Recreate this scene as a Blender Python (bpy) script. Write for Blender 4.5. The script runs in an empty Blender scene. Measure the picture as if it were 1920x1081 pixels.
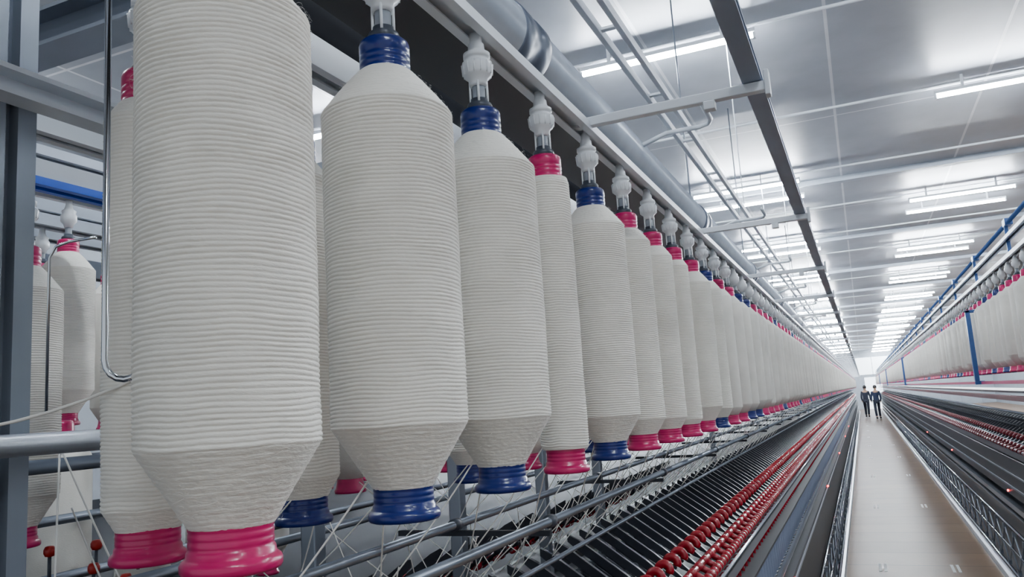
import bpy, bmesh, math, random
from mathutils import Matrix, Vector, noise
random.seed(7)
H = 1.65
SC = bpy.context.scene
COL = SC.collection

# ---------------------------------------------------------------- materials
def mat(name, col, rough=.5, metal=0.0, bump=0.0, bscale=60, var=0.0, vscale=6, emis=0.0, sheen=0.0, coat=0.0, squash=None, bdist=.002):
    m = bpy.data.materials.new(name); m.use_nodes = True
    nt = m.node_tree; N = nt.nodes; L = nt.links
    b = N["Principled BSDF"]
    b.inputs["Base Color"].default_value = (*col, 1)
    b.inputs["Roughness"].default_value = rough
    b.inputs["Metallic"].default_value = metal
    if sheen: b.inputs["Sheen Weight"].default_value = sheen
    if coat: b.inputs["Coat Weight"].default_value = coat
    if emis:
        b.inputs["Emission Color"].default_value = (*col, 1)
        b.inputs["Emission Strength"].default_value = emis
    tc = N.new("ShaderNodeTexCoord")
    if var:
        n = N.new("ShaderNodeTexNoise"); n.inputs["Scale"].default_value = vscale; n.inputs["Detail"].default_value = 4
        L.new(tc.outputs["Object"], n.inputs["Vector"])
        r = N.new("ShaderNodeMapRange"); r.inputs[1].default_value = .3; r.inputs[2].default_value = .7
        L.new(n.outputs["Fac"], r.inputs[0])
        mx = N.new("ShaderNodeMix"); mx.data_type = 'RGBA'
        mx.inputs[6].default_value = tuple(c*(1-var) for c in col)+(1,)
        mx.inputs[7].default_value = tuple(min(1, c*(1+var*.4)) for c in col)+(1,)
        L.new(r.outputs[0], mx.inputs[0]); L.new(mx.outputs[2], b.inputs["Base Color"])
    if bump:
        n2 = N.new("ShaderNodeTexNoise"); n2.inputs["Scale"].default_value = bscale; n2.inputs["Detail"].default_value = 5
        if squash:
            mp = N.new("ShaderNodeMapping"); mp.inputs["Scale"].default_value = squash
            L.new(tc.outputs["Object"], mp.inputs[0]); L.new(mp.outputs[0], n2.inputs["Vector"])
        else: L.new(tc.outputs["Object"], n2.inputs["Vector"])
        bp = N.new("ShaderNodeBump"); bp.inputs["Strength"].default_value = bump; bp.inputs["Distance"].default_value = bdist
        L.new(n2.outputs["Fac"], bp.inputs["Height"]); L.new(bp.outputs[0], b.inputs["Normal"])
    return m

def brick_mat(name, c1, c2, seam, w, h, mortar, rough, ox=0, oy=0, metal=0, bump=.1, offset=0.0, nz=.35, spec=.5):
    m = bpy.data.materials.new(name); m.use_nodes = True
    nt = m.node_tree; N = nt.nodes; L = nt.links; b = N["Principled BSDF"]
    tc = N.new("ShaderNodeTexCoord"); mp = N.new("ShaderNodeMapping")
    mp.inputs["Location"].default_value = (ox, oy, 0)
    L.new(tc.outputs["Object"], mp.inputs[0])
    br = N.new("ShaderNodeTexBrick"); br.offset = offset; br.squash = 1
    br.inputs["Scale"].default_value = 1; br.inputs["Brick Width"].default_value = w
    br.inputs["Row Height"].default_value = h; br.inputs["Mortar Size"].default_value = mortar
    br.inputs["Mortar Smooth"].default_value = .1
    br.inputs["Color1"].default_value = (*c1, 1); br.inputs["Color2"].default_value = (*c2, 1); br.inputs["Mortar"].default_value = (*seam, 1)
    L.new(mp.outputs[0], br.inputs["Vector"])
    n = N.new("ShaderNodeTexNoise"); n.inputs["Scale"].default_value = 3; n.inputs["Detail"].default_value = 6
    L.new(tc.outputs["Object"], n.inputs["Vector"])
    mx = N.new("ShaderNodeMix"); mx.data_type = 'RGBA'; mx.blend_type = 'MULTIPLY'; mx.inputs[0].default_value = nz
    L.new(br.outputs["Color"], mx.inputs[6]); L.new(n.outputs["Fac"], mx.inputs[7])
    L.new(mx.outputs[2], b.inputs["Base Color"])
    b.inputs["Roughness"].default_value = rough; b.inputs["Metallic"].default_value = metal
    b.inputs["Specular IOR Level"].default_value = spec
    bp = N.new("ShaderNodeBump"); bp.inputs["Strength"].default_value = bump; bp.inputs["Distance"].default_value = .01
    L.new(br.outputs["Fac"], bp.inputs["Height"]); L.new(bp.outputs[0], b.inputs["Normal"])
    return m

YARN = mat("cotton_roving", (.95, .92, .835), .95, bump=.6, bscale=210, var=.07, vscale=16, sheen=.15, squash=(1, 1, 4), bdist=.0010)
YARN_S = mat("cotton_strand", (.90, .88, .82), .9)
PINK = mat("pink_plastic", (.58, .002, .125), .28, coat=.3, var=.08, vscale=30)
BLUE = mat("navy_plastic", (.004, .016, .16), .28, coat=.3, var=.08, vscale=30)
WPLA = mat("milky_plastic", (.80, .83, .86), .32, coat=.2)
GPLA = mat("grey_plastic", (.3, .33, .37), .4)
DPLA = mat("dark_plastic", (.05, .06, .08), .4)
ALU = mat("brushed_aluminium", (.55, .60, .67), .35, .6, var=.06)
WHITE = mat("white_paint", (.72, .77, .83), .4, var=.05)
STEEL = mat("steel_tube", (.33, .37, .43), .3, .8, var=.1)
CHROME = mat("chrome", (.75, .78, .82), .15, 1.0)
DARK = mat("black_paint", (.010, .012, .018), .38, var=.2)
DGREY = mat("dark_grey_metal", (.035, .04, .052), .38, .3, var=.2)
MGREY = mat("mid_grey_metal", (.19, .22, .27), .4, .3, var=.1)
POSTG = mat("post_grey_metal", (.27, .31, .37), .4, .3, var=.1)
TRACK = mat("track_steel", (.25, .31, .41), .4, .2, var=.08)
LGREY = mat("light_grey_metal", (.42, .47, .54), .42, .2, var=.1)
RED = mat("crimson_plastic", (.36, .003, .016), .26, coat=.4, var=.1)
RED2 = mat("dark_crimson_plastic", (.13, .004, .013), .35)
ORED = mat("orange_red_plastic", (.45, .012, .008), .35)
BLUEP = mat("blue_paint", (.025, .09, .28), .4)
BRBLUE = mat("bright_blue_paint", (.005, .12, .75), .4)
DUCT = mat("galvanised_duct", (.58, .63, .70), .26, .45, var=.12, vscale=9)
BAND = mat("rubber_band", (.10, .12, .16), .35, .2)
TUBE = mat("fluorescent_tube", (.86, .93, 1.0), .4, emis=360)
CLOTH = mat("dark_cloth", (.02, .024, .04), .9, bump=.3)
CLOTH2 = mat("navy_cloth", (.02, .03, .07), .9, bump=.3)
SKIN = mat("skin", (.45, .27, .18), .6)
HAIR = mat("black_hair", (.012, .01, .01), .6)
COP = mat("cop_yarn", (.22, .26, .36), .8)
SLOT = mat("white_slot_paint", (.9, .9, .88), .5)
LED = mat("red_indicator", (1.0, .03, .03), .4, emis=25)
CEIL = brick_mat("ceiling_panels", (.47, .51, .58), (.41, .45, .52), (.85, .88, .93), 1.18, 4.1, .012, .42, -.06+1.18*10, .55+41, 0.0, .12)
FLOORM = brick_mat("floor_panels", (.27, .165, .088), (.225, .135, .072), (.07, .05, .035), 1.24, .6, .008, .36, .34+1.24*10, 0, 0, .3, nz=.4, spec=.30)
WALLM = brick_mat("wall_panels", (.34, .38, .43), (.30, .34, .39), (.2, .23, .27), 1.2, 3.0, .01, .5)
DAY = mat("daylit_glass", (.85, .93, 1.0), .3, emis=2.5)

# ---------------------------------------------------------------- mesh builder
class MB:
    def __init__(s): s.v = []; s.f = []; s.m = []; s.s = []
    def add(s, vs, fs, mi=0, sm=True):
        o = len(s.v); s.v += [tuple(v) for v in vs]
        for f in fs:
            s.f.append(tuple(i+o for i in f)); s.m.append(mi); s.s.append(sm)
        return s
    def box(s, x0, x1, y0, y1, z0, z1, mi=0):
        vs = [(x, y, z) for x in (x0, x1) for y in (y0, y1) for z in (z0, z1)]
        return s.add(vs, [(0, 1, 3, 2), (4, 6, 7, 5), (0, 4, 5, 1), (2, 3, 7, 6), (0, 2, 6, 4), (1, 5, 7, 3)], mi, False)
    def lathe(s, prof, seg=32, c=(0, 0, 0), mi=0, axis='Z', sm=True):
        vs = []; fs = []
        for (z, r) in prof:
            for k in range(seg):
                a = 2*math.pi*k/seg
                p = (r*math.cos(a), r*math.sin(a), z)
                if axis == 'Y': p = (p[0], p[2], -p[1])
                if axis == 'X': p = (p[2], p[1], -p[0])
                vs.append((p[0]+c[0], p[1]+c[1], p[2]+c[2]))
        n = len(prof)
        for i in range(n-1):
            for k in range(seg):
                k2 = (k+1) % seg
                fs.append((i*seg+k, i*seg+k2, (i+1)*seg+k2, (i+1)*seg+k))
        fs.append(tuple(reversed(range(seg)))); fs.append(tuple((n-1)*seg+k for k in range(seg)))
        return s.add(vs, fs, mi, sm)
    def tube(s, pts, r, seg=8, mi=0):
        pts = [Vector(p) for p in pts]; n = len(pts); vs = []; fs = []
        up = None
        for i, p in enumerate(pts):
            t = (pts[min(i+1, n-1)]-pts[max(i-1, 0)]).normalized()
            if up is None:
                up = Vector((0, 0, 1)) if abs(t.z) < .9 else Vector((1, 0, 0))
            a = (up-t*up.dot(t)).normalized(); b = t.cross(a); up = a
            for k in range(seg):
                q = 2*math.pi*k/seg
                vs.append(p+a*(r*math.cos(q))+b*(r*math.sin(q)))
        for i in range(n-1):
            for k in range(seg):
                k2 = (k+1) % seg
                fs.append((i*seg+k, i*seg+k2, (i+1)*seg+k2, (i+1)*seg+k))
        fs.append(tuple(reversed(range(seg)))); fs.append(tuple((n-1)*seg+k for k in range(seg)))
        return s.add(vs, fs, mi)
    def extr(s, poly, a0, a1, axis='Y', mi=0):
        n = len(poly); vs = []
        for a in (a0, a1):
            for (p, q) in poly:
                vs.append({'Y': (p, a, q), 'X': (a, p, q), 'Z': (p, q, a)}[axis])
        fs = [(i, (i+1) % n, n+(i+1) % n, n+i) for i in range(n)]
        fs.append(tuple(reversed(range(n)))); fs.append(tuple(range(n, 2*n)))
        return s.add(vs, fs, mi, False)
    def mesh(s, name, mats):
        me = bpy.data.meshes.new(name); me.from_pydata(s.v, [], s.f)
        for m in mats: me.materials.append(m)
        for p, mi, sm in zip(me.polygons, s.m, s.s):
            p.material_index = mi; p.use_smooth = sm
        bm = bmesh.new(); bm.from_mesh(me); bmesh.ops.recalc_face_normals(bm, faces=bm.faces); bm.to_mesh(me); bm.free()
        me.update(); return me

def ob(name, me, loc=(0, 0, 0), parent=None, label=None, cat=None, group=None, kind=None, bevel=0):
    o = bpy.data.objects.new(name, me); o.location = loc; COL.objects.link(o)
    if parent: o.parent = parent
    if label: o["label"] = label
    if cat: o["category"] = cat
    if group: o["group"] = group
    if kind: o["kind"] = kind
    if bevel:
        b = o.modifiers.new("bevel", 'BEVEL'); b.width = bevel; b.segments = 2; b.limit_method = 'ANGLE'
    return o
def cprof(x0, x1, z0, z1, t, lip=None):
    l = lip or t
    return [(x0, z0), (x0+l, z0), (x0+l, z0+t*.6), (x0+t, z0+t*.6), (x0+t, z1-t), (x1-t, z1-t), (x1-t, z0+t*.6), (x1-l, z0+t*.6), (x1-l, z0), (x1, z0), (x1, z1), (x0, z1)]

# ---------------------------------------------------------------- setting
def struct(name, mb, mats, label):
    o = ob(name, mb.mesh(name, mats), label=label, cat="room", kind="structure"); return o
YF = 62
struct("floor", MB().box(-7, 8, -4, YF, -.1, 0), [FLOORM], "tan panelled walkway floor between the spinning frames")
struct("ceiling", MB().box(-7, 8, -4, YF, H+2.45, H+2.55), [CEIL], "grey metal panel ceiling with pale seams")
struct("wall_left", MB().box(-7.1, -7, -4, YF, 0, H+2.45), [WALLM], "grey panelled side wall of the mill hall")
struct("wall_right", MB().box(8, 8.1, -4, YF, 0, H+2.45), [WALLM], "grey panelled side wall of the mill hall")
struct("wall_far", MB().box(-7, 8, YF, YF+.1, 0, H+2.45), [WALLM], "pale grey end wall of the mill hall")
mb = MB().box(.15, 1.25, YF-.03, YF-.002, 0, 2.2, 0)
struct("door_1", mb, [DAY], "bright translucent doorway at the hall end")
mb = MB().box(-.3, 1.8, YF-.03, YF-.002, 2.4, 3.6, 0)
mb.box(-.36, -.3, YF-.05, YF-.002, 2.34, 3.66, 1).box(1.8, 1.86, YF-.05, YF-.002, 2.34, 3.66, 1).box(.72, .78, YF-.05, YF-.002, 2.4, 3.6, 1)
struct("window_1", mb, [DAY, WHITE], "bright daylit window high in the end wall")
k = 0
y = 9.95
while y < YF-1:
    k += 1
    struct("trim_%d" % k, MB().box(-7, 8, y, y+.12, H+2.39, H+2.449), [LGREY], "grey transverse ceiling channel")
    y += 4.1

# ---------------------------------------------------------------- lamps
bodyM = MB().box(-.6, .6, -.025, .025, .02, .045).box(-.6, -.585, -.016, .016, -.02, .02).box(.585, .6, -.016, .016, -.02, .02).box(-.4, -.38, -.01, .01, .045, .15).box(.38, .4, -.01, .01, .045, .15).mesh("lamp_body", [WHITE])
tubeM = MB().lathe([(-.585, .013), (.585, .013)], 12, axis='X').mesh("lamp_tube", [TUBE])
def lamp(x, y):
    r = ob("fluorescent_lamp", bodyM, (x, y, H+2.3), label="white batten fitting with one glowing fluorescent tube under ceiling", cat="lamp", group="ceiling fluorescent lamps")
    ob("lamp_tube", tubeM, (0, 0, 0), parent=r)
cols = [(-5.7, 3.1), (-3.35, 1.1), (-.97, 1.1), (1.42, -1.0), (3.9, -1.0), (6.2, 1.1)]
for (cx, y0) in cols:
    y = y0
    while y < YF-1:
        lamp(cx, y)
        if y > 8: lamp(cx, y+.78)
        y += 4.1
for i, y in enumerate([5.3, 7.32, 9.4, 11.42, 13.5, 15.5, 19.6, 23.7, 27.8]):
    ob("ceiling_conduit", MB().tube([(-7, y, H+2.42), (8, y, H+2.42)], .013, 8).mesh("ceiling_conduit", [WHITE]), label="thin white conduit pipe crossing under the ceiling", cat="pipe", group="ceiling conduits")

# ---------------------------------------------------------------- bobbins
ZB = .102
YB0 = -.069
def lim(r): return YB0+(r-.03)*1.55, .363-(r-.026)*1.1
def yr(z, r, straight):
    if straight:
        zb0, zt0 = -.066, .362
        e = min(1, (z-zb0)/.006, (zt0-z)/.010); return r*(.93+.07*max(0, e))
    zb0, zt0 = YB0-.001, .366; rb, rt = .0300, .0275
    zb1, zt1 = lim(r)
    if z < zb1:
        f = (z-zb0)/(zb1-zb0); return rb+(r-rb)*(max(0, f)**1.02)
    if z > zt1:
        f = (zt0-z)/(zt0-zt1); return rt+(r-rt)*(max(0, f)**.90)
    return r
def yarn_hi(name, r, straight=False, seed=0, pitch=.0040, seg=112):
    mb = MB(); z0, z1 = (-.066, .362) if straight else (YB0-.001, .366)
    zb1, zt1 = lim(r)
    if straight: zb1, zt1 = -.062, .355
    step = pitch/7; n = int((z1-z0)/step); vs = []; fs = []
    for i in range(n+1):
        z = z0+(z1-z0)*i/n
        base = yr(z, r, straight)
        t = max(0, min(1, (z-zb1)/.004+.5))*max(0, min(1, (zt1-z)/.004+.5))
        for k in range(seg):
            a = 2*math.pi*k/seg
            ca, sa = math.cos(a), math.sin(a)
            w = noise.noise(Vector((ca*1.6+seed*7, sa*1.6, z*36)))*.55
            w2 = noise.noise(Vector((ca*10+seed*3, sa*10, z*260)))
            ph = (z/pitch+k/seg+w) % 1.0
            prof = math.sqrt(max(0, 1-(2*ph-1)**2))
            am = .85+.55*noise.noise(Vector((ca*2+seed, sa*2+5, z*70)))
            amp = (.0005+.0018*t)*am
            rr = base+amp*(prof-.8)+w2*(.0005-.0002*t)
            rr += noise.noise(Vector((ca*.8+seed, sa*.8, z*14)))*.0010
            vs.append((rr*ca, rr*sa, z+ZB))
    for i in range(n):
        for k in range(seg):
            k2 = (k+1) % seg
            fs.append((i*seg+k, i*seg+k2, (i+1)*seg+k2, (i+1)*seg+k))
    fs.append(tuple(reversed(range(seg)))); fs.append(tuple(n*seg+k for k in range(seg)))
    mb.add(vs, fs); return mb.mesh(name, [YARN])
def yarn_prof(r, straight):
    if straight: return [(-.066+ZB, r*.93), (-.060+ZB, r), (.352+ZB, r), (.362+ZB, r*.93)]
    zb1, zt1 = lim(r)
    zs = [YB0-.001, zb1-.001, zb1+.001, zt1-.001, zt1+.001, zt1+(.366-zt1)*.5, .366]
    return [(z+ZB, yr(z, r, False)) for z in zs]
FL = [(-.102, .0280), (-.102, .0320), (-.1012, .0345), (-.0990, .0357), (-.0950, .0358), (-.0925, .0345), (-.0910, .0325), (-.0900, .0315), (-.0865, .0312), (-.0850, .0303), (-.0835, .0296), (-.0825, .0300), (-.0790, .0300), (-.0780, .0295), (-.0770, .0300), (-.0735, .0300), (-.0725, .0295), (-.0715, .0300), (-.0660, .0300), (-.060, .0285)]
CP = [(.350, .0255), (.362, .0255), (.364, .0272), (.368, .0272), (.3695, .0258), (.371, .0272), (.375, .0272), (.3765, .0258), (.378, .0272), (.382, .0272), (.3835, .0258), (.385, .0272), (.395, .0272), (.3985, .0262), (.401, .0235), (.403, .018)]
sh = lambda pr: [(z+ZB, r) for z, r in pr]
flM = {c: MB().lathe(sh(FL), 48).mesh("tube_flange", [m]) for c, m in (('p', PINK), ('b', BLUE))}
cpM = {c: MB().lathe(sh(CP), 48).mesh("tube_cap", [m]) for c, m in (('p', PINK), ('b', BLUE))}
def low(r, c, straight, seg=24):
    mb = MB(); mb.lathe(yarn_prof(r, straight), seg, mi=0)
    mb.lathe(sh([FL[0], FL[2], FL[4], FL[6], FL[12], (-.060, .0285)]), seg, mi=1)
    mb.lathe(sh([CP[0], CP[2], CP[12], CP[14], CP[15]]), seg, mi=1)
    return mb
RS = [.068, .054, .047, .042, .036]
lowM = {(i, c): low(RS[i], c, i == 4).mesh("roving_bobbin", [YARN, PINK if c == 'p' else BLUE]) for i in range(5) for c in 'pb'}
CN = {'p': 'pink', 'b': 'navy blue'}
def desc(r, c, st):
    if st: return "nearly used slim cream roving bobbin with %s ends" % CN[c]
    return "%s cream cotton roving bobbin with %s cap and flange" % ("full wide" if r > .06 else "part-used", CN[c])
def fuzz(r, seed, n=1100):
    rnd = random.Random(seed); vs = []; fs = []
    zb1, zt1 = lim(r)
    for i in range(n):
        q = rnd.random()
        z = rnd.uniform(zt1-.02, .36) if q < .4 else (rnd.uniform(-.065, zb1+.01) if q < .6 else rnd.uniform(zb1, zt1))
        a = rnd.uniform(0, 6.283); b = yr(z, r, False)
        p = Vector((b*math.cos(a), b*math.sin(a), z+ZB))
        d = Vector((math.cos(a), math.sin(a), rnd.uniform(-.6, .8)))
        t = Vector((-math.sin(a), math.cos(a), rnd.uniform(-.5, .5)))*rnd.choice((-1, 1))
        ln = rnd.uniform(.002, .006); w = Vector((0, 0, .00008))
        pts = [p-d*.001, p+d*ln*.35+t*ln*.3, p+d*ln*.5+t*ln*.9, p+d*ln*.35+t*ln*1.5]
        o = len(vs)
        for pt in pts: vs += [pt-w, pt+w]
        for j in range(3): fs.append((o+2*j, o+2*j+1, o+2*j+3, o+2*j+2))
    return MB().add(vs, fs).mesh("loose_fibre", [YARN_S])
def bobbin_full(x, y, off, r, c, st, group, me=None, fz=False):
    e = ob("roving_bobbin", None, (x, y, H-ZB+off), label=desc(r, c, st), cat="bobbin", group=group)
    e.empty_display_size = .05
    if me is None: me = MB().lathe(yarn_prof(r, st), 48, sm=True).mesh("yarn_package", [YARN])
    p = ob("yarn_package", me, parent=e); p.rotation_euler[2] = random.random()*6
    ob("tube_flange", flM[c], parent=e, label="%s plastic bottom flange" % CN[c])
    ob("tube_cap", cpM[c], parent=e, label="%s ridged plastic top cap" % CN[c])
    if fz: ob("loose_fibre", fuzz(r, int(y*1000)), parent=e, kind="stuff")
    return e
def bobbin_low(x, y, off, i, c, group):
    o = ob("roving_bobbin", lowM[(i, c)], (x, y, H-ZB+off), label=desc(RS[i], c, i == 4), cat="bobbin", group=group)
    o.rotation_euler[2] = random.random()*6
# holders ---------------------------------------------------
HB = [(.436, .0105), (.440, .0125), (.446, .0135), (.450, .0185), (.454, .0205), (.466, .0215), (.470, .0205), (.471, .0170), (.476, .0165), (.4765, .0185), (.483, .0185), (.485, .0150), (.489, .0115), (.497, .0110), (.500, .0085), (.512, .0085)]
ST = [(.396, .009), (.440, .009)]
CO = [(.398, .0165), (.408, .0175), (.411, .0160), (.412, .0120), (.418, .0115)]
hz = lambda pr: [(z-.512, r) for z, r in pr]
def ribs(mb, mi=0):
    for k in range(4):
        a = k*math.pi/2+.4
        mb.tube([(math.cos(a)*.0115, math.sin(a)*.0115, -.105), (math.cos(a)*.0115, math.sin(a)*.0115, -.07)], .0018, 6, mi)
    for k in range(14):
        a = k*math.pi/7
        mb.tube([(math.cos(a)*.0200, math.sin(a)*.0200, -.060), (math.cos(a)*.0212, math.sin(a)*.0212, -.044)], .0011, 5, mi)
    return mb
hbM = ribs(MB().lathe(hz(HB), 32)).mesh("holder_bell", [WPLA])
stM = MB().lathe(hz(ST), 20).mesh("holder_stem", [GPLA])
coM = MB().lathe(hz(CO), 32).mesh("holder_collar", [DPLA])
hoM = MB().lathe(hz(HB[::2]+[HB[-1]]), 14, mi=0).lathe(hz(ST), 10, mi=1).lathe(hz(CO), 14, mi=2).mesh("bobbin_holder", [WPLA, GPLA, DPLA])
def holder(x, y, off, near, group):
    lab = "milky white plastic bobbin holder hanging from creel rail"
    if near:
        e = ob("bobbin_holder", hbM, (x, y, H+.512+off), label=lab, cat="bobbin holder", group=group)
        ob("holder_stem", stM, parent=e, label="grey plastic stem"); ob("holder_collar", coM, parent=e, label="dark grey collar")
    else:
        ob("bobbin_holder", hoM, (x, y, H+.512+off), label=lab, cat="bobbin holder", group=group)

XF, XB = -.432, -.66
spec = [(.0660, 'p', 0), (.0690, 'b', 0), (.0680, 'b', 0), (.0370, 'p', 1), (.0590, 'b', 0), (.0500, 'p', 0), (.0460, 'p', 0), (.0380, 'p', 0), (.0550, 'p', 0), (.0480, 'b', 0), (.0460, 'p', 0), (.0500, 'p', 0), (.0480, 'b', 0), (.0540, 'b', 0)]
G1 = "roving bobbins in the front row of the near creel"
NF = 140
for n in range(NF):
    y = .467+.2395*n
    if n < 14:
        r, c, st = spec[n]
        me = yarn_hi("yarn_package", r, bool(st), seed=n, seg=(144 if n < 3 else 80)) if n < 10 else None
        bobbin_full(XF, y, 0, r, c, bool(st), G1, me, fz=(n < 6 and not st))
    else:
        bobbin_low(XF, y, 0, random.choice([1, 1, 2, 2, 3]), random.choice('pppbp'), G1)
    holder(XF, y, 0, n < 12, "bobbin holders on the front creel rail")
G2 = "roving bobbins in the second row of the near creel"
hiA = yarn_hi("yarn_package", .043, False, 20, seg=96)
hiB = yarn_hi("yarn_package", .062, False, 21, seg=96)
hiB2 = yarn_hi("yarn_package", .046, False, 22, seg=72)
sb = [('p', .043, hiA), ('b', .046, hiB2), ('p', .046, hiB2), ('b', .046, hiB2), ('p', .045, None), ('p', .048, None), ('b', .046, None), ('p', .045, None)]
for n in range(36):
    y = .60+.24*n
    if n < 8: bobbin_full(XB, y, -.023, sb[n][1], sb[n][0], False, G2, sb[n][2])
    else: bobbin_low(XB, y, -.023, random.choice([2, 3]), random.choice('ppb'), G2)
    holder(XB, y, -.023, n < 4, "bobbin holders on the second creel rail")
G3 = "roving bobbins on the far side of the near creel"
for n in range(12):
    bobbin_low(-1.08, 1.3+.24*n, -.06, random.choice([0, 1]), 'ppb'[n % 3], G3); holder(-1.08, 1.3+.24*n, -.06, False, "bobbin holders on the far creel rails")
bobbin_full(-1.3, .915, -.07, .060, 'p', False, G3, hiB); holder(-1.3, .915, -.07, True, "bobbin holders on the far creel rails")
for n in range(1, 12):
    bobbin_low(-1.3, 1.0+.24*n, -.07, random.choice([0, 1]), 'ppb'[n % 3], G3); holder(-1.3, 1.0+.24*n, -.07, False, "bobbin holders on the far creel rails")
G4 = "roving bobbins on the neighbouring spinning machine"
hiC = yarn_hi("yarn_package", .068, False, 23, seg=64)
for n in range(12):
    if n < 3: bobbin_full(-1.95, 1.26+.24*n, .135, .068, 'p', False, G4, hiC)
    else: bobbin_low(-1.95, 1.26+.24*n, .135, 0, 'p', G4)
    holder(-1.95, 1.26+.24*n, .135, False, "bobbin holders of the neighbouring machine")
    bobbin_low(-2.22, 1.38+.24*n, .12, 1, 'p', G4); holder(-2.22, 1.38+.24*n, .12, False, "bobbin holders of the neighbouring machine")
for n in range(4): bobbin_low(-1.78, 1.36+.24*n, -.36, 0, 'p', G4)
XR, OR = .82, .125
G5 = "roving bobbins on the machine across the aisle"
for n in range(60):
    y = 4.45+.24*n
    bobbin_low(XR, y, OR, random.choice([0, 1, 1]), random.choice('pppbp'), G5); holder(XR, y, OR, False, "bobbin holders across the aisle")
def stuff_bob(x, y0, y1, off, name_grp, label):
    mb = MB(); rnd = random.Random(3)
    y = y0
    while y < y1:
        c = rnd.choice('pppb'); r = rnd.choice([.045, .05, .054])
        mi = 1 if c == 'p' else 2
        mb.lathe([(z, q) for z, q in yarn_prof(r, False)][::2], 8, (x, y, H-ZB+off), 0)
        mb.lathe(sh([FL[0], FL[3], (-.066, .029)]), 8, (x, y, H-ZB+off), mi)
        mb.lathe(sh([CP[0], CP[12], CP[15]]), 8, (x, y, H-ZB+off), mi)
        mb.lathe(sh([(.40, .01), (.44, .01), (.455, .02), (.48, .018), (.512, .01)]), 6, (x, y, H-ZB+off), 3)
        y += .24
    ob("distant_bobbins", mb.mesh("distant_bobbins", [YARN, PINK, BLUE, WPLA]), label=label, cat="bobbins", kind="stuff", group=name_grp)
stuff_bob(XF, .467+.2395*NF, 56, 0, G1, "long receding line of cream roving bobbins on creel")
stuff_bob(XB, .60+.24*36, 40, -.023, G2, "receding second line of cream roving bobbins on creel")
stuff_bob(XR, 4.45+.24*60, 56, OR, G5, "receding line of cream roving bobbins across the aisle")
stuff_bob(XR+.23, 4.3, 50, OR, G5, "second line of cream bobbins on the machine across aisle")

# ---------------------------------------------------------------- machines and their creels
def emptyroot(name, loc, label, cat=None, parent=None):
    loc = Vector(loc)
    e = ob(name, None, loc-(Vector(parent["w"]) if parent else Vector((0, 0, 0))), label=label, cat=cat, parent=parent); e.empty_display_size = .3
    e["w"] = tuple(loc); return e
def part(root, name, mb, mats, label=None, bevel=0, kind=None):
    o = ob(name, mb.mesh(name, mats), parent=root, label=label, bevel=bevel, kind=kind)
    o.location = -Vector(root["w"]); return o
Y1 = 56
sf = emptyroot("spinning_machine", (-.87, 2, 0), "long dark ring spinning machine with bobbin creel and chrome rails", "spinning machine")
cr = emptyroot("creel", (-.87, 1, 0), "white and grey metal creel above the machine", None, sf)
part(cr, "hanger_rail", MB().extr(cprof(XF-.022, XF+.022, H+.508, H+.524, .004, .014), -.3, Y1), [WHITE], "white painted rail")
part(cr, "hanger_rail", MB().extr(cprof(XB-.022, XB+.022, H+.485, H+.53, .005, .014), -.3, Y1), [WHITE])
part(cr, "hanger_rail", MB().extr(cprof(-1.10, -1.06, H+.448, H+.49, .005, .014), -.3, Y1), [WHITE])
part(cr, "hanger_rail", MB().extr(cprof(-1.32, -1.28, H+.457, H+.49, .005, .014), -.3, Y1), [WHITE])
part(cr, "hanger_rail", MB().extr(cprof(-1.32, -1.275, H+.442, H+.456, .004, .014), -.3, Y1), [BRBLUE], "bright blue rail")
part(cr, "canopy_plate", MB().box(-.58, XF-.024, -.3, Y1, H+.526, H+.534), [DARK], "black canopy strip beside the rail")
part(cr, "stringer_beam", MB().extr([(-.83, H+.37), (-.80, H+.37), (-.80, H+.376), (-.823, H+.376), (-.823, H+.397), (-.80, H+.397), (-.80, H+.403), (-.83, H+.403)], -.3, 9, 'Y'), [WHITE])
y = 1.4
while y < 50:
    mb = MB().box(-1.33, -.45, y-.014, y+.014, H+.536, H+.556)
    mb.box(-.452, -.086, y-.009, y+.009, H+.515, H+.532)
    mb.box(-.094, -.085, y-.012, y+.012, H+.505, H+.550).box(-.20, -.18, y-.010, y+.010, H+.500, H+.5155)
    part(cr, "cross_arm", mb, [WHITE], bevel=.0015); y += 1.17
pp = [(-.95, .54), (-.83, .54), (-.83, .560), (-.845, .560), (-.845, .574), (-.83, .574), (-.83, .596), (-.95, .596)]
mb = MB().extr(pp, 0, H+1.4, 'Z', 0)
for i in range(150):
    z = .6+i*.016; mb.box(-.846, -.8445, .564, .570, z, z+.006, 1)
part(cr, "post", mb, [POSTG, DARK], "grey extruded metal post with perforated slot")
for i in range(20):
    y = 1.13+.52*i if i < 3 else 1.13+.52*3+(i-3)*2.3
    part(cr, "post", MB().extr([(-.885, y-.015), (-.855, y-.015), (-.855, y+.015), (-.885, y+.015)], .9, H+.54, 'Z'), [STEEL], bevel=.003)
for (x, z, r) in [(-.55, -.206, .008), (-.745, -.212, .008), (-.80, -.004, .0118), (-1.15, -.04, .011), (-1.0, -.21, .008), (-.62, -.31, .005)]:
    y1 = .70 if abs(z+.004) < .001 else Y1
    part(cr, "guide_tube", MB().tube([(x, -.2, H+z), (x, y1, H+z)], r, 14), [STEEL if y1 > 1 else ALU])
mb = MB()
for i in range(60):
    y = .5+i*.9
    for x, z in [(-.55, -.206), (-.745, -.212)]:
        mb.lathe([(y-.010, .012), (y+.010, .012)], 12, (x, 0, H+z), 0, axis='Y')
    mb.box(-.87, -.55, y-.005, y+.005, H-.232, H-.222, 1)
part(cr, "tube_clamp", mb, [DPLA, DGREY], kind="stuff")

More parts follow.
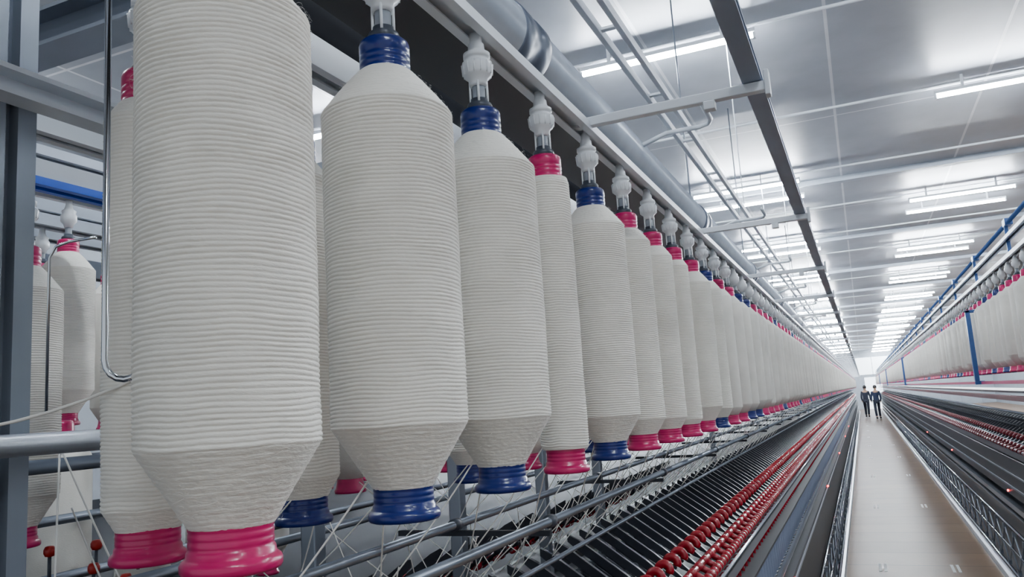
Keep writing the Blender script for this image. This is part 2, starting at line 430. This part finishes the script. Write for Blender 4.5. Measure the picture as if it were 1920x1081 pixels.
def hook(x, y, ztop, zb, w, r, name, label):
    pts = [(x, y, ztop), (x, y, zb+w/2)]
    dx, dy = .92, .39
    for i in range(1, 9):
        a = math.pi*i/8
        pts.append((x+dx*(w/2)*(1-math.cos(a)), y+dy*(w/2)*(1-math.cos(a)), zb+w/2-math.sin(a)*w/2))
    pts.append((x+dx*w, y+dy*w, zb+w/2+.04))
    ob(name, MB().tube([(p[0]-x, p[1]-y, p[2]-zb) for p in pts], r, 12).mesh(name, [CHROME]), (x, y, zb), label=label, cat="hook")
hook(-.585, .486, H+.54, H+.046, .034, .0029, "chrome_hook", "long polished chrome rod bent into a J hook")
x, y = -1.12, .83
ob("wire_bracket", MB().tube([(0, 0, -.08), (0, 0, .155), (.01, .003, .172), (.03, .01, .178), (.075, .02, .18)], .0022, 8).mesh("wire_bracket", [CHROME]), (x, y, H+.12), label="thin bent wire bracket between the creels", cat="hook")

# ---------------------------------------------------------------- air duct, dark pipe, trays, blower track
du = emptyroot("air_duct", (-.79, 1, H+1.0), "round galvanised air duct with dark joint bands", "duct")
DX, DR = -.79, .092
part(du, "duct_pipe", MB().lathe([(-1, DR), (30, DR)], 48, (DX, 0, H+1.0), 0, 'Y'), [DUCT])
for y in [1.95, 4.6, 6.9, 9.3, 12.5, 17.4, 21.8]:
    part(du, "joint_band", MB().lathe([(y-.09, DR+.001), (y-.085, DR+.006), (y-.03, DR+.006), (y-.025, DR+.003), (y+.02, DR+.003), (y+.025, DR+.007), (y+.08, DR+.007), (y+.09, DR+.001)], 48, (DX, 0, H+1.0), 0, 'Y'), [BAND], "dark rubber joint band")
    part(du, "suspension_rod", MB().tube([(DX, y, H+1.08), (DX, y, H+2.45)], .005, 6), [STEEL])
ob("suction_pipe", MB().lathe([(-1, .062), (30, .062)], 32, (-.80, 0, H+.69), 0, 'Y').lathe([(1.5, .068), (1.6, .068)], 32, (-.80, 0, H+.69), 0, 'Y').lathe([(2.1, .068), (2.2, .068)], 32, (-.80, 0, H+.69), 0, 'Y').mesh("suction_pipe", [DARK]), label="black ribbed pipe running above the creel", cat="pipe")
tr = MB()
for x in (-.61, -.545):
    tr.extr([(x, H+1.09), (x+.018, H+1.09), (x+.018, H+1.12), (x, H+1.12)], -.5, 50)
for i in range(80):
    tr.box(-.6, -.535, -.2+i*.6, -.18+i*.6, H+1.10, H+1.11)
for i in range(12):
    tr.tube([(-.57, 1.2+i*4.1, H+1.12), (-.57, 1.2+i*4.1, H+2.45)], .004, 6)
ob("cable_ladder", tr.mesh("cable_ladder", [WHITE]), label="white metal cable ladder hung from the ceiling", cat="cable tray", bevel=.002)
for i in range(7):
    y = 3.0+i*1.9
    ob("branch_pipe", MB().tube([(-.70, y+.1, H+1.02), (-.6, y+.1, H+1.05), (-.47, y+.1, H+1.05), (-.43, y+.08, H+1.05), (-.415, y+.03, H+1.05), (-.415, y-.15, H+1.05)], .010, 10).mesh("branch_pipe", [WHITE]), label="thin white bent branch pipe beside the duct", cat="pipe", group="branch pipes beside the duct")
bt = [(-.130, H+.533), (-.098, H+.533), (-.098, H+.538), (-.103, H+.538), (-.103, H+.550), (-.098, H+.550), (-.098, H+.555), (-.130, H+.555), (-.130, H+.550), (-.125, H+.550), (-.125, H+.538), (-.130, H+.538)]
ob("blower_track", MB().extr(bt, -.4, Y1).mesh("blower_track", [TRACK]), label="grey steel overhead track running along the aisle", cat="rail")
ob("cross_beam", MB().extr([(1.25, H+.95), (1.35, H+.95), (1.35, H+.96), (1.305, H+.96), (1.305, H+1.04), (1.35, H+1.04), (1.35, H+1.05), (1.25, H+1.05), (1.25, H+1.04), (1.295, H+1.04), (1.295, H+.96), (1.25, H+.96)], -6.9, -.9, 'X').mesh("cross_beam", [MGREY]), label="grey steel beam crossing above the frames", cat="beam")
ob("cross_beam", MB().extr([(1.0, H+1.3), (1.12, H+1.3), (1.12, H+1.42), (1.0, H+1.42)], -6.9, -.9, 'X').mesh("cross_beam", [DGREY]), label="dark grey steel beam crossing above the frames", cat="beam", bevel=.004)

# ---------------------------------------------------------------- neighbour machine (far left)
nb = emptyroot("spinning_machine", (-2.1, 2, 0), "neighbouring spinning machine with stacked grey rails", "spinning machine")
for x, z, h, m, l in [(-2.2, .95, .04, WHITE, None), (-2.2, .845, .03, LGREY, None), (-1.95, .648, .03, WHITE, None), (-2.2, .632, .035, LGREY, None), (-2.5, .56, .06, MGREY, None), (-2.5, 1.05, .08, MGREY, None), (-2.6, .8, .05, LGREY, None), (-2.6, .70, .04, LGREY, None)]:
    part(nb, "machine_rail", MB().extr(cprof(x-.03, x+.03, H+z, H+z+h, .006, .016), -.5, 20), [m], l)
for i in range(8): part(nb, "machine_post", MB().box(-2.36, -2.31, .4+i*1.6, .46+i*1.6, 0, H+1.1), [MGREY])
part(nb, "machine_body", MB().extr([(-2.7, 0), (-1.75, 0), (-1.68, .9), (-1.9, 1.25), (-2.3, 1.45), (-2.6, 1.25), (-2.7, .9)], -.5, 30), [DGREY])
for z in (-.30, -.18, -.05): part(nb, "guide_tube", MB().tube([(-1.75-z*.3, -.3, H+z), (-1.75-z*.3, 28, H+z)], .011, 10), [STEEL])

# ---------------------------------------------------------------- spinning machines
part(sf, "centre_beam", MB().extr([(-1.02, 0), (-.72, 0), (-.72, H-.75), (-.78, H-.52), (-.96, H-.52), (-1.02, H-.75)], -.4, Y1), [DARK], "black centre beam")
part(sf, "roller_beam", MB().extr([(-.78, H-.49), (-.46, H-.565), (-.45, H-.585), (-.47, H-.60), (-.78, H-.55)], -.4, Y1), [DARK])
part(sf, "roller_beam", MB().extr([(-.96, H-.49), (-1.28, H-.565), (-1.29, H-.585), (-.96, H-.55)], -.4, Y1), [DARK])
for x, z, r in [(-.462, -.548, .010), (-.545, -.529, .007)]:
    part(sf, "fluted_roller", MB().tube([(x, -.3, H+z), (x, Y1, H+z)], r, 14), [CHROME], "chrome drafting roller")
part(sf, "thread_board", MB().extr([(-.50, H-.640), (-.440, H-.655), (-.440, H-.665), (-.50, H-.65)], -.4, Y1), [DARK])
part(sf, "ring_rail", MB().extr([(-.54, H-.845), (-.455, H-.845), (-.45, H-.86), (-.455, H-.875), (-.54, H-.875)], -.4, Y1), [STEEL])
part(sf, "front_panel", MB().extr([(-.47, H-.90), (-.425, H-.905), (-.405, H-1.16), (-.44, H-1.18), (-.50, H-1.16)], -.4, Y1), [DARK], "black front cover panel")
part(sf, "panel_strip", MB().extr([(-.424, H-.925), (-.418, H-.925), (-.417, H-.937), (-.422, H-.937)], -.4, Y1), [ALU], "pale metal trim strip")
part(sf, "spindle_base", MB().extr([(-.72, 0), (-.42, 0), (-.42, .35), (-.45, .47), (-.72, .5)], -.4, Y1), [DGREY])
for x, z, r in [(-.39, -1.20, .012), (-.355, -1.50, .014), (-.372, -1.34, .008)]:
    part(sf, "doffer_rail", MB().tube([(x, -.3, H+z), (x, Y1, H+z)], r, 12), [CHROME], "chrome doffer rail")
part(sf, "kick_plate", MB().extr([(-.40, 0), (-.34, 0), (-.34, .05), (-.40, .07)], -.4, Y1), [ALU])
ledM = MB().lathe([(-.006, .007), (.004, .007), (.008, .004)], 12, axis='X').mesh("indicator_light", [LED])
for y in (4.3, 8.3, 12.4, 16.5, 20.6):
    o = ob("indicator_light", ledM, parent=sf, label="tiny glowing red indicator"); o.location = Vector((-.416, y, H-.915))-Vector(sf["w"])

rf = emptyroot("spinning_machine", (1.25, 2, 0), "dark ring spinning machine across aisle with chrome base rails", "spinning machine")
part(rf, "centre_beam", MB().extr([(1.1, 0), (1.5, 0), (1.5, H-.5), (1.1, H-.5)], 1.5, Y1), [DARK])
part(rf, "roller_beam", MB().extr([(1.15, H-.42), (.90, H-.52), (.895, H-.56), (1.15, H-.56)], 1.5, Y1), [DGREY])
for x, z in [(.905, -.505), (.96, -.48)]:
    part(rf, "fluted_roller", MB().tube([(x, 1.5, H+z), (x, Y1, H+z)], .010, 12), [STEEL])
part(rf, "front_panel", MB().extr([(.94, H-.56), (.90, H-.58), (.90, H-.86), (.95, H-.88), (1.1, H-.56)], 1.5, Y1), [DARK], "glossy black front panel")
part(rf, "panel_strip", MB().box(.893, .90, 1.5, Y1, H-.70, H-.69), [STEEL])
part(rf, "panel_strip", MB().box(.893, .90, 1.5, Y1, H-.80, H-.785), [MGREY])
part(rf, "ring_rail", MB().box(.92, 1.0, 1.5, Y1, H-.99, H-.95), [STEEL])
part(rf, "spindle_base", MB().extr([(1.15, 0), (.97, 0), (.97, .45), (.94, .6), (1.15, .65)], 1.5, Y1), [DGREY])
for x, z, r in [(.92, -1.16, .012), (.905, -1.5, .014), (.915, -1.33, .008)]:
    part(rf, "doffer_rail", MB().tube([(x, 1.5, H+z), (x, Y1, H+z)], r, 12), [CHROME])
part(rf, "kick_plate", MB().extr([(.96, 0), (.90, 0), (.90, .05), (.96, .07)], 1.5, Y1), [ALU])
for y in (7.07, 11.2, 15.3):
    o = ob("indicator_light", ledM, parent=rf, label="tiny glowing red indicator"); o.location = Vector((.898, y, H-.84))-Vector(rf["w"])
rc = emptyroot("creel", (1.0, 5, 0), "creel with white rails and slim blue pipes", None, rf)
part(rc, "hanger_rail", MB().extr(cprof(XR-.024, XR+.022, H+.633, H+.655, .005, .014), 1.5, Y1), [LGREY])
part(rc, "hanger_rail", MB().extr(cprof(XR+.208, XR+.252, H+.633, H+.66, .005, .014), 1.5, Y1), [LGREY])
part(rc, "canopy_plate", MB().box(XR+.022, XR+.205, 1.5, Y1, H+.645, H+.655), [DARK])
part(rc, "top_rail", MB().extr(cprof(XR-.02, XR+.02, H+.735, H+.755, .004, .012), 1.5, Y1), [LGREY])
part(rc, "blue_pipe", MB().tube([(XR+.02, 1.5, H+.84), (XR+.02, Y1, H+.84)], .012, 12), [BLUEP], "blue painted pipe")
y = 5.1
while y < 50:
    part(rc, "pipe_saddle", MB().box(XR+.0, XR+.02, y-.006, y+.006, H+.65, H+.835).box(XR+.0, XR+.04, y-.045, y+.045, H+.822, H+.860), [BLUEP], "blue saddle clamp", bevel=.003)
    y += 1.4
for y in (6.5, 17, 29, 41):
    part(rc, "upright", MB().extr([(XR-.095, y-.02), (XR-.065, y-.02), (XR-.065, y+.02), (XR-.095, y+.02)], H-.02, H+.48, 'Z').box(XR-.095, XR-.02, y-.02, y+.02, H+.46, H+.48).box(XR-.095, XR-.035, y-.02, y+.02, H-.045, H-.02), [BLUEP], "dark blue upright bar", bevel=.003)
part(rc, "pink_rail", MB().extr([(XR-.06, H-.045), (XR-.035, H-.045), (XR-.035, H-.025), (XR-.06, H-.025)], 1.5, Y1), [PINK], "pink plastic rail")
part(rc, "dark_rail", MB().extr([(XR+.05, H-.16), (XR+.09, H-.16), (XR+.09, H-.13), (XR+.05, H-.13)], 1.5, Y1), [RED2], "dark crimson rail")
part(rc, "guide_tube", MB().tube([(XR+.08, 1.5, H-.24), (XR+.08, Y1, H-.24)], .01, 10), [STEEL])
for (z, x) in ((-.30, .14), (-.36, .17)):
    part(rc, "guide_tube", MB().tube([(XR+x, 1.5, H+z), (XR+x, Y1, H+z)], .008, 10), [DGREY])
part(rc, "creel_shelf", MB().box(XR+.10, XR+.32, 1.5, Y1, H-.115, H-.10), [DARK])

# drafting arms ---------------------------------------------
def arm_meshes():
    body = MB()
    sl = -.17/.25
    def P(x, dz): return (x, sl*x+dz)
    poly = [P(0, -.010), P(0, .008), P(.03, .014), P(.15, .012), P(.19, .006), P(.235, -.004), P(.2, -.014), P(.03, -.014)]
    body.extr(poly, -.0055, .0055, 'Y')
    rol = MB()
    rol.tube([(.055, 0, sl*.055-.02), (.185, 0, sl*.185-.026)], .006, 6)
    for xx in (.06, .12):
        z = sl*xx-.024
        rol.lathe([(-.030, .009), (-.028, .011), (-.012, .011), (-.011, .006), (.011, .006), (.012, .011), (.028, .011), (.030, .009)], 12, (xx, 0, z), 0, 'Y')
    han = MB()
    pts = []
    cx, cz, R = .196, sl*.196+.018, .0160
    for i in range(12):
        a = math.radians(235-i*24)
        pts.append((cx+R*math.cos(a), 0, cz+R*math.sin(a)))
    han.tube(pts, .0115, 10)
    sad = MB()
    sad.tube([(.225, 0, sl*.225-.006), (.268, 0, sl*.268)], .010, 8)
    sad.lathe([(-.036, .009), (-.034, .0145), (-.012, .0150), (-.009, .011), (.009, .011), (.012, .0150), (.034, .0145), (.036, .009)], 14, (.268, 0, sl*.268), 0, 'Y')
    sad.lathe([(-.034, .006), (-.032, .0125), (.032, .0125), (.034, .006)], 12, (.232, 0, sl*.232-.002), 0, 'Y')
    return body, rol, han, sad
ab, arl, ah, asd = arm_meshes()
abM, arM, ahM, asM = ab.mesh("arm_body", [DGREY]), arl.mesh("top_roller", [DGREY]), ah.mesh("arm_handle", [RED]), asd.mesh("roller_cap", [RED])
def merged():
    m = MB(); m.add(ab.v, ab.f, 0, False); m.add(arl.v, arl.f, 0); m.add(ah.v, ah.f, 1); m.add(asd.v, asd.f, 1); return m
armM = merged().mesh("drafting_arm", [DGREY, RED])
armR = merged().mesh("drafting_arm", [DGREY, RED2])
GA = "drafting arms along the spinning machine"
def arm(x, y, z, s, near):
    lab = "dark drafting arm with curved crimson handle over chrome rollers"
    if near:
        e = ob("drafting_arm", abM, (x, y, z), label=lab, cat="drafting arm", group=GA)
        a = ob("top_roller", arM, parent=e); b = ob("arm_handle", ahM, parent=e, label="curved crimson handle")
        ob("roller_cap", asM, parent=e, label="crimson roller caps")
    else:
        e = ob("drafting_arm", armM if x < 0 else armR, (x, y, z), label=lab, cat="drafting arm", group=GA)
    e.rotation_euler[2] = 0 if s > 0 else math.pi
PA = .095
for i in range(220): arm(-.74, 1.05+PA*i, H-.335, 1, i < 34)
for i in range(24): arm(-1.0, .9+.15*i, H-.335, -1, False)
for i in range(56): arm(1.17, 4.0+.15*i, H-.32, -1, False)
def stuff_arm(x, y0, y1, z, s, label, p, rm):
    m = MB(); y = y0; src = merged()
    while y < y1:
        o = len(m.v)
        m.v += [(x+s*v[0], y+v[1], z+v[2]) for v in src.v]
        m.f += [tuple(q+o for q in f) for f in src.f]; m.m += src.m; m.s += src.s
        y += p
    ob("distant_drafting_arms", m.mesh("distant_drafting_arms", [DGREY, rm]), label=label, cat="drafting arms", group=GA, kind="stuff")
stuff_arm(-.74, 1.05+PA*220, 55, H-.335, 1, "receding line of crimson-tipped drafting arms", .13, RED)
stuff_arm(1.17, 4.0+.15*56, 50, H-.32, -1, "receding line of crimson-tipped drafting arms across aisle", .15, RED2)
copM = MB().lathe([(0, .012), (.01, .019), (.06, .021), (.13, .019), (.175, .0105)], 14, mi=0).lathe([(.17, .0085), (.225, .0075), (.228, .006)], 12, mi=1).lathe([(-.03, .009), (0, .014), (.005, .022), (.012, .022), (.013, .012)], 12, mi=2).mesh("spinning_cop", [COP, RED, CHROME])
for i in range(290):
    ob("spinning_cop", copM, (-.487, 1.7+.085*i, H-.845), label="grey yarn cop on a chrome spindle with red tube", cat="cop", group="yarn cops on the ring rail")
lk = MB()
for s in (1, -1):
    lk.tube([(0, -.22*s, -.14), (0, .22*s, .14)], .006, 6)
lk.lathe([(-.012, .014), (.012, .014)], 12, (0, 0, 0), 0, 'X')
for yy in (-.22, .22):
    lk.box(-.012, .012, yy-.02, yy+.02, -.16, -.12); lk.box(-.012, .012, yy-.02, yy+.02, .12, .16)
lkM = lk.mesh("scissor_link", [MGREY])
for i in range(70):
    ob("scissor_link", lkM, (-.372, 2.2+.44*i, H-1.345), label="crossed metal scissor link on the doffer rail", cat="scissor link", group="scissor links along the aisle base")
for i in range(60):
    ob("scissor_link", lkM, (.915, 4.4+.44*i, H-1.33), label="crossed metal scissor link on the doffer rail", cat="scissor link", group="scissor links along the aisle base")

# strands -----------------------------------------------------
def strand(pts, r=.0011, label="thin cream roving strand running down to the drafting arms", group="roving strands under the creel"):
    o = Vector(pts[0]); ob("roving_strand", MB().tube([tuple(Vector(p)-o) for p in pts], r, 6).mesh("roving_strand", [YARN_S]), tuple(o), label=label, cat="yarn strand", group=group)
def sag(a, b, n=6, s=.006):
    a, b = Vector(a), Vector(b)
    return [tuple(a.lerp(b, t/n)-Vector((0, 0, s*4*(t/n)*(1-t/n)))) for t in range(n+1)]
for n in range(1, 36):
    y = .467+.2395*n
    for d in (-1, 1):
        g = (-.55, y+d*.11+.02, H-.197)
        strand(sag((XF-.03, y+d*.015, H-.060), g, s=.004)+sag(g, (-.72, y+d*.03+.14, H-.325))[1:], .0010)
for n in range(0, 26):
    y = .60+.24*n
    for d in (-1, 1):
        g = (-.745, y+d*.10, H-.203)
        if n > 0: strand(sag((XB+.01, y+d*.025, H-.085), g, s=.004)+sag(g, (-.80, y-d*.04, H-.36))[1:], .0010)
        strand(sag((-1.06, y+d*.05+.5, H-.13), (-.80, y-d*.09+.45, H-.36)), .0010)
        strand(sag((-.60, y+d*.02+.1, H-.20), (-.70, y+d*.12+.1, H-.34)), .0010)
strand(sag((-.618, .57, H+.06), (-.80, .49, H+.012), s=.010), .0016, "loose cream roving strand draped over the tube")
strand([(-.80, .49, H+.012), (-.787, .48, H+.0), (-.785, .475, H-.03), (-.79, .46, H-.07), (-.80, .45, H-.12), (-.81, .44, H-.2)], .0018, "loose cream roving strand hanging from the tube")
for (a, b) in [((-1.05, .80, H-.01), (-.98, .74, H-.30)), ((-1.05, .80, H-.01), (-.93, .86, H-.30)), ((-1.28, 1.0, H-.12), (-1.0, .9, H-.34)), ((-1.05, .95, H-.03), (-1.05, .85, H-.33))]:
    strand(sag(a, b), .0014)
knob = MB().lathe([(-.009, .003), (-.008, .007), (-.003, .0095), (.003, .0095), (.008, .007), (.009, .003)], 16).lathe([(-.05, .003), (-.008, .003)], 8, mi=1).mesh("red_knob", [ORED, DPLA])
for (x, y, z) in [(-1.28, .96, -.185), (-1.28, 1.05, -.19), (-1.2, .98, -.215), (-1.28, 1.14, -.20), (-1.15, 1.0, -.235)]:
    ob("tension_knob", knob, (x, y, H+z), label="small round orange-red knob on a dark pin", cat="knob", group="red knobs under the creel")

sl = MB().box(-.034, -.010, -.16, .16, 0, .004).box(.010, .034, -.16, .16, 0, .004).mesh("floor_slot", [SLOT])
for i in range(12):
    for x in (-.03, .56):
        ob("floor_slot", sl, (x, 8.27+4.05*i, .0005), label="pair of short white slots set in the walkway floor", cat="floor marking", group="white floor slots")
# ---------------------------------------------------------------- people
def skinmesh(name, verts, edges, radii, m, parent=None, sub=2, root=0):
    me = bpy.data.meshes.new(name); me.from_pydata(verts, edges, []); me.materials.append(m)
    o = bpy.data.objects.new(name, me); COL.objects.link(o)
    if parent: o.parent = parent
    sk = o.modifiers.new("skin", 'SKIN'); sk.use_smooth_shade = True
    if not me.skin_vertices:
        bm = bmesh.new(); bm.from_mesh(me); bm.verts.layers.skin.verify(); bm.to_mesh(me); bm.free()
    for i, r in enumerate(radii):
        v = me.skin_vertices[0].data[i]; v.radius = (r, r) if not isinstance(r, tuple) else r; v.use_root = (i == root)
    ss = o.modifiers.new("sub", 'SUBSURF'); ss.levels = sub; ss.render_levels = sub
    return o
def person(x, y, rot, ph, top, bot, label, h=1.0):
    s = ph
    V = [(0, 0, .93), (0, .0, 1.1), (0, .01, 1.28), (0, .01, 1.42), (0, .0, 1.50), (0, -.015, 1.60), (0, -.02, 1.69),
         (.09, 0, .90), (.10, -.14*s, .50), (.10, -.05*s-.06, .09), (.10, -.05*s-.19, .035),
         (-.09, 0, .90), (-.10, .10*s, .50), (-.10, .28*s, .11), (-.10, .28*s-.12, .035),
         (.17, .01, 1.40), (.22, .06*s, 1.13), (.21, -.04*s-.03, .90), (.21, -.05*s-.04, .82),
         (-.17, .01, 1.40), (-.22, -.05*s, 1.13), (-.21, -.13*s-.03, .91), (-.21, -.15*s-.04, .83)]
    E = [(0, 1), (1, 2), (2, 3), (3, 4), (4, 5), (5, 6), (0, 7), (7, 8), (8, 9), (9, 10), (0, 11), (11, 12), (12, 13), (13, 14), (3, 15), (15, 16), (16, 17), (17, 18), (3, 19), (19, 20), (20, 21), (21, 22)]
    R = [(.14, .10), (.13, .09), (.15, .10), (.12, .08), .052, .085, .075, .085, .058, .042, .035, .085, .058, .042, .035, .058, .042, .030, .034, .058, .042, .030, .034]
    for hv, sx in ((18, 1), (22, -1)):
        b = Vector(V[hv])
        for k in range(4):
            i0 = len(V); yy = -.025+k*.017
            V += [tuple(b+Vector((0, yy, -.03))), tuple(b+Vector((0, yy*1.1, -.065-.006*(k in (1, 2))))), tuple(b+Vector((-.012*sx, yy*1.1, -.09-.006*(k in (1, 2)))))]
            R += [.009, .008, .006]; E += [(i0, i0+1), (i0+1, i0+2)]
        i0 = len(V)
        V += [tuple(b+Vector((0, -.03, -.0))), tuple(b+Vector((-.01*sx, -.05, -.035)))]; R += [.01, .008]; E += [(i0, i0+1)]
    o = skinmesh("person", V, E, R, SKIN)
    o.location = (x, y, 0); o.rotation_euler[2] = rot; o.scale = (h, h, h)
    o["label"] = label; o["category"] = "person"
    skinmesh("jacket", V[:4]+V[15:18]+V[19:22]+[(0, 0, .86)], [(0, 1), (1, 2), (2, 3), (3, 4), (4, 5), (5, 6), (3, 7), (7, 8), (8, 9), (0, 10)],
             [(.165, .12), (.155, .11), (.17, .115), (.135, .095), .07, .056, .043, .07, .056, .043, (.16, .115)], top, o)
    skinmesh("trousers", [V[0], V[7], V[8], V[9], V[11], V[12], V[13]], [(0, 1), (1, 2), (2, 3), (0, 4), (4, 5), (5, 6)],
             [(.15, .11), .1, .075, .06, .1, .075, .06], bot, o)
    ha = MB().lathe([(1.60, .088), (1.64, .098), (1.69, .098), (1.735, .08), (1.765, .045), (1.775, .01)], 20, (0, .005, 0)).mesh("hair", [HAIR])
    ob("hair", ha, parent=o)
    shoes = MB()
    for v in (9, 13):
        b = V[v]; shoes.lathe([(-.20, .03), (-.17, .045), (-.05, .048), (.04, .045), (.06, .03)], 12, (b[0], b[1], .048), 0, 'Y')
    ob("shoes", shoes.mesh("shoes", [DARK]), parent=o)
person(.06, 47, math.pi*.95, 1, CLOTH, CLOTH, "person in dark clothing walking down the aisle", .94)
person(.52, 44.0, 0.1, -1, CLOTH2, CLOTH, "person in navy work jacket walking along the aisle", .93)

# ---------------------------------------------------------------- world, camera
w = bpy.data.worlds.new("world"); SC.world = w; w.use_nodes = True
w.node_tree.nodes["Background"].inputs[0].default_value = (.84, .92, 1.0, 1)
w.node_tree.nodes["Background"].inputs[1].default_value = .7
cam = bpy.data.cameras.new("camera"); cam.lens = 28.125; cam.sensor_width = 36; cam.clip_start = .02; cam.clip_end = 200
co = bpy.data.objects.new("camera", cam); COL.objects.link(co)
co.matrix_world = Matrix(((.9145, .11866, .38677, 0), (.39926, -.11043, -.91016, 0), (-.06528, .98677, -.14837, H), (0, 0, 0, 1)))
SC.camera = co
